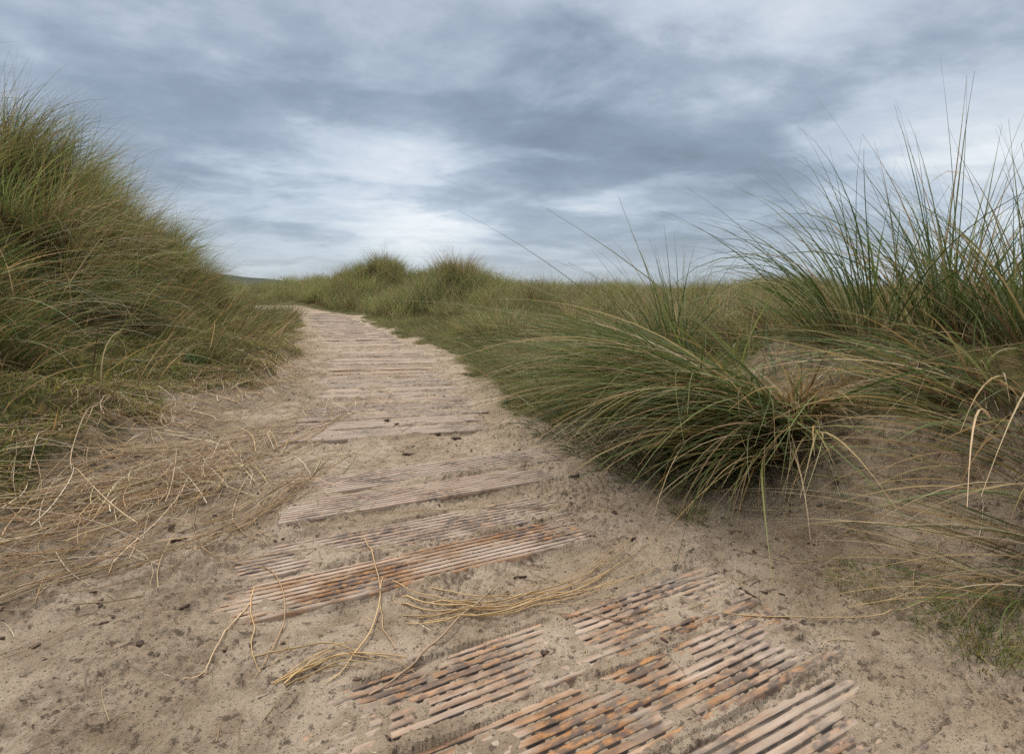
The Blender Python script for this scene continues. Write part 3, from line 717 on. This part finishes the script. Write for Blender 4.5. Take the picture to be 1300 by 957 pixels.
# ------------------------------------------------------------------ straw litter
def surf(x, y): return full_height(np.asarray(x, float).ravel(), np.asarray(y, float).ravel()).reshape(np.shape(x))
def straws(st, x, y, az, le, wd, col, S=8, bend=.6, hump=.02, tube=True):
    n = len(x); t = np.linspace(-.5, .5, S + 1)
    kink = np.where(rng.random((n, 1)) < .35, rng.normal(0, .9, (n, 1)) * (t[None] > rng.uniform(-.3, .3, (n, 1))), 0) if hump > .015 else 0
    a = az[:, None] + kink + (rng.normal(0, bend, n)[:, None]) * t[None] + .12 * rng.normal(0, bend, (n, 1)) * np.sin(t[None] * 7)
    seg = (le / S)[:, None]
    dx = np.cos(a) * seg; dy = np.sin(a) * seg
    X = x[:, None] + np.cumsum(dx, 1) - dx.sum(1, keepdims=True) / 2; Y = y[:, None] + np.cumsum(dy, 1) - dy.sum(1, keepdims=True) / 2
    Z = surf(X, Y)
    # a stalk is stiffer than the sand: smooth, then lie on top
    Zs = Z.copy()
    for _ in range(4):
        Zs[:, 1:-1] = (Zs[:, :-2] + 2 * Zs[:, 1:-1] + Zs[:, 2:]) / 4
    Zs = np.maximum(Zs, Z - .001) + wd[:, None] * .45 + hump * rng.random((n, 1)) ** 2 * (1 - (2 * t[None]) ** 2 * rng.random((n, 1)))
    P = np.stack([X, Y, Zs], -1)
    T = np.gradient(P, axis=1); T /= np.linalg.norm(T, axis=2, keepdims=True) + 1e-9
    side = np.stack([-T[..., 1], T[..., 0], np.zeros_like(T[..., 0])], -1); side /= np.linalg.norm(side, axis=2, keepdims=True) + 1e-9
    W = wd[:, None] * (1 - .75 * np.clip(t + .5, 0, 1)[None] ** 2)
    C = np.repeat(col[:, None], S + 1, 1) * (1 + .12 * rng.normal(size=(n, S + 1, 1)))
    st.add(*strand_arrays(P, W, side, np.clip(C, .01, 1), tube))
st = Strands()
LIT = np.concatenate([STRAW * [.97, 1.12, 1.3], STRAW * [.95, 1.05, 1.2], STRAW[:3] * .8, BROWN[:1]])
# mat between the boards and the left bank
n = 17000
x, y = scatter(n, -4.2, -.2, .6, 9.5)
lat = path_x(y) - x
u = u_left(x, y)
dens = sstep(.42, .95, lat + .30 * fbm(x * 2.2, y * 2.2, 2, 401)) * sstep(.45, .05, u) * np.clip(.35 + 1.5 * fbm(x * 1.3, y * 1.3, 2, 402), .10, 1)
dens *= np.interp(y, [.7, 1.2, 1.6, 2.2, 5, 8, 9.5], [.12, .25, .55, 1, 1, .8, .3])
m = rng.random(n) < dens
x, y = x[m], y[m]; n = len(x)
az = np.where(rng.random(n) < .62, R(100) + R(32) * rng.normal(size=n), rng.uniform(0, 3.14, n))
straws(st, x, y, az, rng.gamma(3, .085, n).clip(.05, .7), rng.uniform(.0018, .0054, n) * np.interp(np.hypot(x, y), [.8, 1.3, 2.2], [.40, .55, 1]), pick(LIT, n), bend=1.1, hump=.045)
# denser swaths lying across
for px, py, num, ang, L0, spread in ((60, 690, 70, 60, .5, .05), (190, 625, 80, 68, .5, .06), (310, 570, 60, 72, .45, .06), (110, 640, 70, 55, .6, .08), (420, 520, 40, 70, .42, .05), (240, 530, 50, 50, .5, .10), (150, 590, 70, 60, .6, .10), (345, 632, 20, 66, .40, .03),
                                     (405, 596, 16, 66, .34, .03), (20, 745, 40, 50, .5, .05), (330, 480, 50, 60, .5, .12), (270, 600, 60, 84, .4, .06)):
    cx, cy = hit(px, py)
    al, ac = .26 * rng.normal(size=num), spread * rng.normal(size=num)
    x = cx + al * math.cos(R(ang)) - ac * math.sin(R(ang)); y = cy + al * math.sin(R(ang)) + ac * math.cos(R(ang))
    ang += 20
    straws(st, x, y, R(ang) + R(20) * rng.normal(size=num), L0 * rng.uniform(.5, 1.3, num), rng.uniform(.0018, .0044, num), pick(LIT, num), bend=.7, hump=.06, S=10)
n = 2600
x, y = scatter(n, -4.5, -1.2, .9, 8)
u = u_left(x, y)
m = (u > -.1) & (u < 1.2) & (rng.random(n) < sstep(1.2, .2, u) * np.clip(.6 + 1.5 * fbm(x * 1.5, y * 1.5, 2, 441), .1, 1))
x, y = x[m], y[m]; n = len(x)
straws(st, x, y, R(-40) + R(50) * rng.normal(size=n), rng.gamma(3, .09, n).clip(.08, .7), rng.uniform(.0018, .0042, n), pick(LIT, n), bend=.5, hump=.06)
# scattered bits over the foreground and the boards
n = 5200
x, y = scatter(n, -2.2, 2.6, .50, 3.6)
m = rng.random(n) < np.clip(.45 + 1.3 * fbm(x * 2.2, y * 2.2, 2, 431), .08, 1) * np.where(turf_mask(x, y) > .5, .5, 1)
x, y = x[m], y[m]; n = len(x)
straws(st, x, y, rng.uniform(0, 3.14, n), rng.gamma(2, .020, n).clip(.012, .2), rng.uniform(.0007, .0020, n), pick(np.concatenate([LIT, BROWN * .8, BROWN * .5, BROWN * .35]), n), bend=.9, hump=.006, S=6)
n = 700
x, y = scatter(n, .7, 2.8, .9, 3.0)
straws(st, x, y, R(10) + R(40) * rng.normal(size=n), rng.gamma(2.5, .07, n).clip(.04, .5), rng.uniform(.0012, .0028, n), pick(LIT, n), bend=.9, hump=.03, S=8)
n = 2600
x, y = scatter(n, -3.2, .6, 1.0, 8)
m = np.abs(path_x(y) - x + .1) < .6
x, y = x[m], y[m]; n = len(x)
straws(st, x, y, R(10) + R(30) * rng.normal(size=n), rng.gamma(2, .05, n).clip(.03, .35), rng.uniform(.0010, .0024, n), pick(LIT, n), bend=.5, hump=.005, S=6)
link('straw_litter', st.mesh('straw_litter', mat=M_STRAW), 'dry marram straw strewn over the sand beside the walkway', kind='stuff')

# single straws and little bundles that stand out in the foreground
def single(name, label, cat, px_pts, wd, col, hump=.004, group=None, extra=0, spread=.01, lift_end=0):
    P = np.array([hit(a, b) for a, b in px_pts]); m = len(P)
    tt = np.linspace(0, m - 1, 22)
    # Catmull-Rom through the points
    def cr(t):
        i = np.clip(np.floor(t).astype(int), 0, m - 2); f = (t - i)[:, None]
        p0, p1, p2, p3 = P[np.clip(i - 1, 0, m - 1)], P[i], P[i + 1], P[np.clip(i + 2, 0, m - 1)]
        return .5 * (2 * p1 + (p2 - p0) * f + (2 * p0 - 5 * p1 + 4 * p2 - p3) * f ** 2 + (3 * p1 - p0 - 3 * p2 + p3) * f ** 3)
    base = cr(tt)
    base = base + np.interp(tt, np.linspace(0, m - 1, 7), rng.normal(0, .0035, 7))[:, None] * np.array([[.8, .6]])
    st = Strands(); o = None
    for e in range(1 + extra):
        q = base.copy()
        if e: 
            off = rng.normal(0, spread, 2); q = q + off + (q - q.mean(0)) @ (np.array([[0, 1], [-1, 0]]) * rng.normal(0, .16)) 
            a, b = sorted((int(rng.integers(0, 6)), int(rng.integers(14, 22)))); q = q[a:b + 1]
        z = surf(q[:, 0], q[:, 1]); zs = z.copy()
        for _ in range(8): zs[1:-1] = (zs[:-2] + 2 * zs[1:-1] + zs[2:]) / 4
        s = np.linspace(0, 1, len(q))
        zs = np.maximum(zs, z) + wd * .5 + hump * (1 + e * .15) * np.sin(np.pi * s) + lift_end * s ** 2
        p3 = np.concatenate([q, zs[:, None]], 1)[None]
        T = np.gradient(p3, axis=1); T /= np.linalg.norm(T, axis=2, keepdims=True)
        side = np.stack([-T[..., 1], T[..., 0], 0 * T[..., 0]], -1); side /= np.linalg.norm(side, axis=2, keepdims=True)
        c = np.array(col) * (1 + (.2 * rng.normal() if e else 0))
        C = np.clip(c[None, None] * (1 + .10 * rng.normal(size=(1, len(q), 1))), .01, 1)
        W = (wd * (1 if e == 0 else rng.uniform(.5, .95)) * (1 - .55 * s ** 2))[None]
        if o is None: o = p3[0, 0]
        st.add(*strand_arrays(p3, W, side, C, True))
    return link(name, st.mesh(name, o, M_STRAW), label, cat, group, loc=tuple(o))
GS = 'dry straws lying on the sand'
single('dry_stalk', 'thick straight grey stalk lying diagonally in front of the orange-edged board', 'dry stalk', [(470, 880), (560, 820), (648, 735)], .0062, (.33, .25, .15), .004, GS, lift_end=.02)
single('dry_straw', 'curved straw crossing the orange-edged board from back to front', 'dry straw', [(462, 680), (480, 740), (470, 800), (440, 850), (415, 868)], .0042, (.46, .34, .16), .006, GS)
single('dry_straw', 'short straw beside the curved one, standing across the orange front edge', 'dry straw', [(486, 735), (484, 785), (500, 825)], .0032, (.46, .33, .15), .006, GS)
single('dry_straw', 'bowed straw looping over the sunken dark end of the orange-edged board', 'dry straw', [(300, 712), (345, 730), (362, 775), (352, 820), (320, 862)], .0034, (.36, .25, .12), .005, GS)
single('dry_straw', 'upright-lying golden straw on sand left of the looping straw', 'dry straw', [(322, 745), (318, 800), (328, 850)], .0038, (.46, .33, .14), .004, GS)
single('dry_straw', 'pale straw stem running diagonally over dark board end towards the view', 'dry straw', [(318, 765), (285, 805), (255, 850), (235, 868)], .0034, (.48, .37, .2), .004, GS)
single('straw_bundle', 'loose fan of golden straws on the sand between the two nearest boards', 'straw bundle', [(508, 768), (560, 780), (640, 778), (720, 755), (770, 728), (830, 690)], .0042, (.50, .38, .18), .008, GS, 12, .030)
single('straw_bundle', 'golden straw bundle pointing up out of the bottom of the view', 'straw bundle', [(350, 868), (400, 850), (450, 835), (515, 838)], .0050, (.47, .35, .15), .006, GS, 7, .022)
single('straw_bundle', 'sheaf of bent straws lying along the end of the pale raised board', 'straw bundle', [(245, 705), (310, 672), (370, 630), (425, 590)], .0040, (.42, .31, .15), .008, GS, 12, .03)
single('dry_straw', 'wiry bleached straw bent in a hook beside the sheaf of bent straws', 'dry straw', [(318, 600), (296, 650), (310, 680), (345, 695)], .0036, (.50, .39, .22), .005, GS)
single('dry_straw', 'long thin straw lying along the gap in front of the pale raised board', 'dry straw', [(450, 652), (560, 648), (680, 645), (790, 652)], .0030, (.36, .26, .12), .004, GS)
single('dry_straw', 'long pale straw curving across bare sand in front of green sprouts', 'dry straw', [(915, 782), (1010, 788), (1100, 792), (1160, 780), (1200, 762)], .0036, (.50, .40, .2), .006, GS)
single('dry_straw', 'tan straw arching over the bare sand slope below drooping blades', 'dry straw', [(1060, 680), (1130, 655), (1180, 610), (1205, 560)], .0034, (.42, .30, .14), .03, GS)
single('dry_straw', 'fat split straw lying flat on the mossy bank at the straw mat', 'dry straw', [(-10, 542), (60, 541), (92, 540)], .009, (.30, .23, .13), .01, GS)
single('dry_straw', 'long straw trailing from the straw mat onto the dusty boards', 'dry straw', [(330, 592), (390, 562), (440, 525), (450, 515)], .0045, (.40, .29, .13), .008, GS, 4, .02)
single('dry_straw', 'thin straw spanning the sand left of the pale raised board', 'dry straw', [(215, 700), (290, 712), (350, 705), (400, 698)], .0034, (.40, .30, .15), .005, GS)

# ------------------------------------------------------------------ dark bits: bark, chips, droppings
def chip(lx, ly, lz, seed):
    r2 = np.random.default_rng(seed)
    n = 7
    ang = np.linspace(0, 2 * np.pi, n, endpoint=False) + r2.uniform(-.25, .25, n)
    rad = r2.uniform(.7, 1.1, n)
    top = np.stack([lx * rad * np.cos(ang), ly * rad * np.sin(ang), lz * r2.uniform(.5, 1.1, n)], 1)
    bot = top * [1.08, 1.1, 0] - [0, 0, lz * .4]
    V = np.concatenate([top, bot, [[0, 0, lz * 1.1]], [[0, 0, -lz * .4]]])
    F = []
    for i in range(n):
        j = (i + 1) % n
        F += [(i, j, 2 * n), (n + i, i, 2 * n) if False else (i, n + i, n + j), (i, n + j, j), (n + j, n + i, 2 * n + 1)]
    return V, np.array(F)
VV, FF, c0 = [], [], 0
n = 3600
x, y = scatter(n, -2.4, 1.9, .6, 5.5)
lat = np.abs(x - path_x(y))
m = (turf_mask(x, y) < .3) & (rng.random(n) < np.where(lat < .5, .5, 1.0) * np.clip(.5 + 1.6 * fbm(x * 2, y * 2, 2, 501), .15, 1))
x, y = x[m], y[m]; z = surf(x, y)
for i in range(len(x)):
    s = min(rng.gamma(2, .0016) + .0009, .0070)
    V, F = chip(s * rng.uniform(.8, 2.4), s * .7, s * .45, i)
    a = rng.uniform(0, 6.28); c, s_ = math.cos(a), math.sin(a)
    V = np.stack([V[:, 0] * c - V[:, 1] * s_ + x[i], V[:, 0] * s_ + V[:, 1] * c + y[i], V[:, 2] + z[i]], 1)
    VV.append(V); FF.append(F + c0); c0 += len(V)
link('wood_crumbs', mesh_from('wood_crumbs', np.concatenate(VV), np.concatenate(FF), M_BARK, False), 'dark crumbs of rotten wood and plant bits in the sand', kind='stuff')
chips = [
    (490, 536, .020, .013, .012, 'left dark clod of the little group on the front of the board run', 'dark clod'),
    (503, 541, .018, .013, .012, 'dark clod nearest the board edge, right of its twin on the dusty boards', 'dark clod'),
    (555, 551, .022, .015, .012, 'reddish dark clod lying on the exposed front edge of the board run', 'dark clod'),
    (578, 560, .045, .016, .010, 'crumpled brown bark strip in the gap before the board run', 'bark piece'),
    (520, 576, .060, .012, .008, 'long splinter of dark wood half buried in the gap between board groups', 'bark piece'),
    (563, 503, .014, .012, .010, 'single round dark clod far over on the dusty boards', 'dark clod'),
    (780, 655, .013, .018, .010, 'square dark bark chip on the sand past the right end of the boards', 'bark piece'),
    (803, 689, .020, .008, .006, 'flat brown bark flake on sand below the square chip', 'bark piece'),
    (660, 738, .026, .006, .006, 'thin dark splinter on the sand among the golden straws', 'bark piece'),
    (228, 690, .030, .010, .008, 'dark split stick stub beside an upright straw in the sand', 'bark piece'),
    (218, 672, .010, .030, .012, 'tan broken reed stub lying towards the view in the sand', 'reed stub'),
    (178, 817, .016, .013, .008, 'rusty brown bark chip alone on the sand near the view', 'bark piece'),
]
for i, (px, py, a, b, c, lab, cat) in enumerate(chips):
    x, y = hit(px, py)
    a, b, c = a * .62, b * .62, c * .7
    V, F = chip(a, b, c, 900 + i)
    if cat == 'dark clod':
        V2, F2 = chip(a * .7, b * .9, c * 1.2, 950 + i); 
        V = np.concatenate([V, V2 + [a * .8, b * .4, 0]]); F = np.concatenate([F, F2 + len(V2)])
    o = link(cat.replace(' ', '_'), mesh_from(cat, V, F, M_BARK, False), lab, cat, 'dark bits lying on the boards and sand', loc=(x, y, float(surf(np.array([x]), np.array([y]))[0]) + .002))
    o.rotation_euler = (0, 0, R(random.uniform(-20, 40)))

# small leafy weed on the bank
st = Strands()
wx, wy = hit(247, 462)
n = 60
th = rng.uniform(0, 6.28, n)
root = np.stack([wx + .04 * rng.normal(size=n), wy + .04 * rng.normal(size=n), np.zeros(n)], 1); root[:, 2] = ground_at(root[:, 0], root[:, 1])
blades(st, root, th, rng.uniform(.1, .6, n), rng.uniform(.8, 1.6, n), rng.uniform(.06, .12, n), rng.uniform(.010, .018, n), pick(GREEN[:2] * 1.1, n), pick(GREEN, n), S=5, clip=False)
o = (wx, wy, float(ground_at(wx, wy)))
link('leafy_weed', st.mesh('leafy_weed', o), 'small dark leafy weed at the bare edge of the bank', 'weed', loc=o)

# ------------------------------------------------------------------ light, sky
SUN_EL, SUN_AZ = R(58), R(-40)           # azimuth measured from +Y towards +X
w = bpy.data.worlds.new('World'); scene.world = w; w.use_nodes = True
nt = w.node_tree; nt.nodes.clear()
out = nt.nodes.new('ShaderNodeOutputWorld'); bg = nt.nodes.new('ShaderNodeBackground')
STR = .1; bg.inputs[1].default_value = STR
sky = N(nt, 'ShaderNodeTexSky', sky_type='NISHITA', sun_disc=False); sky.sun_elevation = SUN_EL; sky.sun_rotation = SUN_AZ
tc = N(nt, 'ShaderNodeTexCoord')
nrm = N(nt, 'ShaderNodeVectorMath', operation='NORMALIZE'); L(nt, tc.outputs['Generated'], nrm.inputs[0])
sx = N(nt, 'ShaderNodeSeparateXYZ'); L(nt, nrm.outputs[0], sx.inputs[0])
zc = math_n(nt, 'ADD', math_n(nt, 'MAXIMUM', sx.outputs[2], 0.0), .17)
pu = N(nt, 'ShaderNodeCombineXYZ'); L(nt, math_n(nt, 'DIVIDE', sx.outputs[0], zc), pu.inputs[0]); L(nt, math_n(nt, 'DIVIDE', sx.outputs[1], zc), pu.inputs[1])
def cn(scale, detail, rough, off, dist=.0, sc=(1, 1, 1), rot=0):
    m = N(nt, 'ShaderNodeMapping'); m.inputs['Location'].default_value = off; m.inputs['Scale'].default_value = sc; m.inputs['Rotation'].default_value = (0, 0, R(rot))
    L(nt, pu.outputs[0], m.inputs[0])
    n = N(nt, 'ShaderNodeTexNoise'); n.inputs['Scale'].default_value = scale; n.inputs['Detail'].default_value = detail; n.inputs['Roughness'].default_value = rough; n.inputs['Distortion'].default_value = dist
    L(nt, m.outputs[0], n.inputs['Vector']); return n.outputs['Fac']
c1 = cn(.60, 5, .50, (3.1, 1.7, 0), .3)
c2 = cn(1.7, 7, .55, (1.3, 7.7, 2), .25, (.75, 1, 1), -38)
c3 = cn(4.6, 9, .67, (5.3, 2.7, 5), .2, (.7, 1, 1), -38)
val = math_n(nt, 'ADD', math_n(nt, 'MULTIPLY', math_n(nt, 'SUBTRACT', c1, .5), 1.35), math_n(nt, 'ADD', math_n(nt, 'ADD', math_n(nt, 'MULTIPLY', math_n(nt, 'SUBTRACT', c2, .5), .6), maprange(nt, c2, .40, .58, -.13, .13)), math_n(nt, 'MULTIPLY', math_n(nt, 'SUBTRACT', c3, .5), .55)))
def lobe(px, py, size, amt):
    global val
    d = np.array(ray(px, py)); d /= np.linalg.norm(d)
    v = N(nt, 'ShaderNodeVectorMath', operation='DISTANCE'); L(nt, nrm.outputs[0], v.inputs[0]); v.inputs[1].default_value = d
    wob = math_n(nt, 'ADD', v.outputs['Value'], math_n(nt, 'MULTIPLY', math_n(nt, 'SUBTRACT', c2, .5), size * 1.2))
    val = math_n(nt, 'ADD', val, maprange(nt, wob, size, 0, 0, amt))
# thinner and thicker places of the cloud deck, by direction
lobe(535, 258, .27, .44)
lobe(330, 262, .2, .12)
lobe(740, 330, .18, .26)
lobe(1270, 210, .30, .34)
lobe(850, 190, .25, .12)
lobe(560, 100, .5, -.18)
lobe(960, 250, .28, -.20)
lobe(230, 190, .16, -.14)
lobe(60, 30, .35, .12)
lobe(1050, 60, .4, .14)
base = math_n(nt, 'ADD', math_n(nt, 'MULTIPLY', val, .66), .435)
rp = N(nt, 'ShaderNodeValToRGB'); L(nt, base, rp.inputs[0])
e = rp.color_ramp.elements
e[0].position, e[0].color = .10, (.175, .212, .262, 1)
e[1].position, e[1].color = .95, (.88, .90, .92, 1)
for p_, c_ in ((.30, (.245, .300, .372, 1)), (.46, (.345, .408, .488, 1)), (.62, (.50, .572, .655, 1)), (.78, (.70, .745, .79, 1))):
    q = e.new(p_); q.color = c_
hz = maprange(nt, sx.outputs[2], .16, .0, 0, .55)
cl = mixc(nt, hz, rp.outputs[0], (.50, .58, .66))
cl = mixc(nt, maprange(nt, sx.outputs[2], .54, .85, 0, .85), cl, (.47, .46, .445))
# an overcast sky is brightest overhead
ov = maprange(nt, sx.outputs[2], .54, .85, 6.5, 24.0)
sc1 = N(nt, 'ShaderNodeVectorMath', operation='SCALE'); L(nt, cl, sc1.inputs[0]); L(nt, ov, sc1.inputs['Scale'])
fin = mixc(nt, .90, sky.outputs[0], sc1.outputs[0])
L(nt, fin, bg.inputs[0]); L(nt, bg.outputs[0], out.inputs[0])

sd_ = bpy.data.lights.new('sun', 'SUN'); sd_.energy = 1.5; sd_.angle = R(10); sd_.color = (1, .965, .91)
so = bpy.data.objects.new('sun', sd_); COL.objects.link(so)
from mathutils import Vector
to_sun = Vector((math.cos(SUN_EL) * math.sin(SUN_AZ), math.cos(SUN_EL) * math.cos(SUN_AZ), math.sin(SUN_EL)))
so.rotation_euler = to_sun.to_track_quat('Z', 'Y').to_euler(); so.location = (0, 0, 30)

# ------------------------------------------------------------------ camera
cd = bpy.data.cameras.new('camera'); cam = bpy.data.objects.new('camera', cd); COL.objects.link(cam)
cam.location = (0, 0, CAM_H); cam.rotation_euler = (R(90) - PITCH, 0, 0)
cd.sensor_fit = 'HORIZONTAL'; cd.sensor_width = 36; cd.lens = F_PX / 1300 * 36
cd.shift_y = -(478.5 - CY) / 1300
cd.clip_start = .02; cd.clip_end = 20000
scene.camera = cam
vs = scene.view_settings
vs.view_transform = 'Standard'; vs.look = 'None'; vs.exposure = 0.72; vs.gamma = 1; vs.use_curve_mapping = False
scene.cycles.use_denoising = False
scene.cycles.max_bounces = 6; scene.cycles.diffuse_bounces = 3; scene.cycles.transmission_bounces = 4
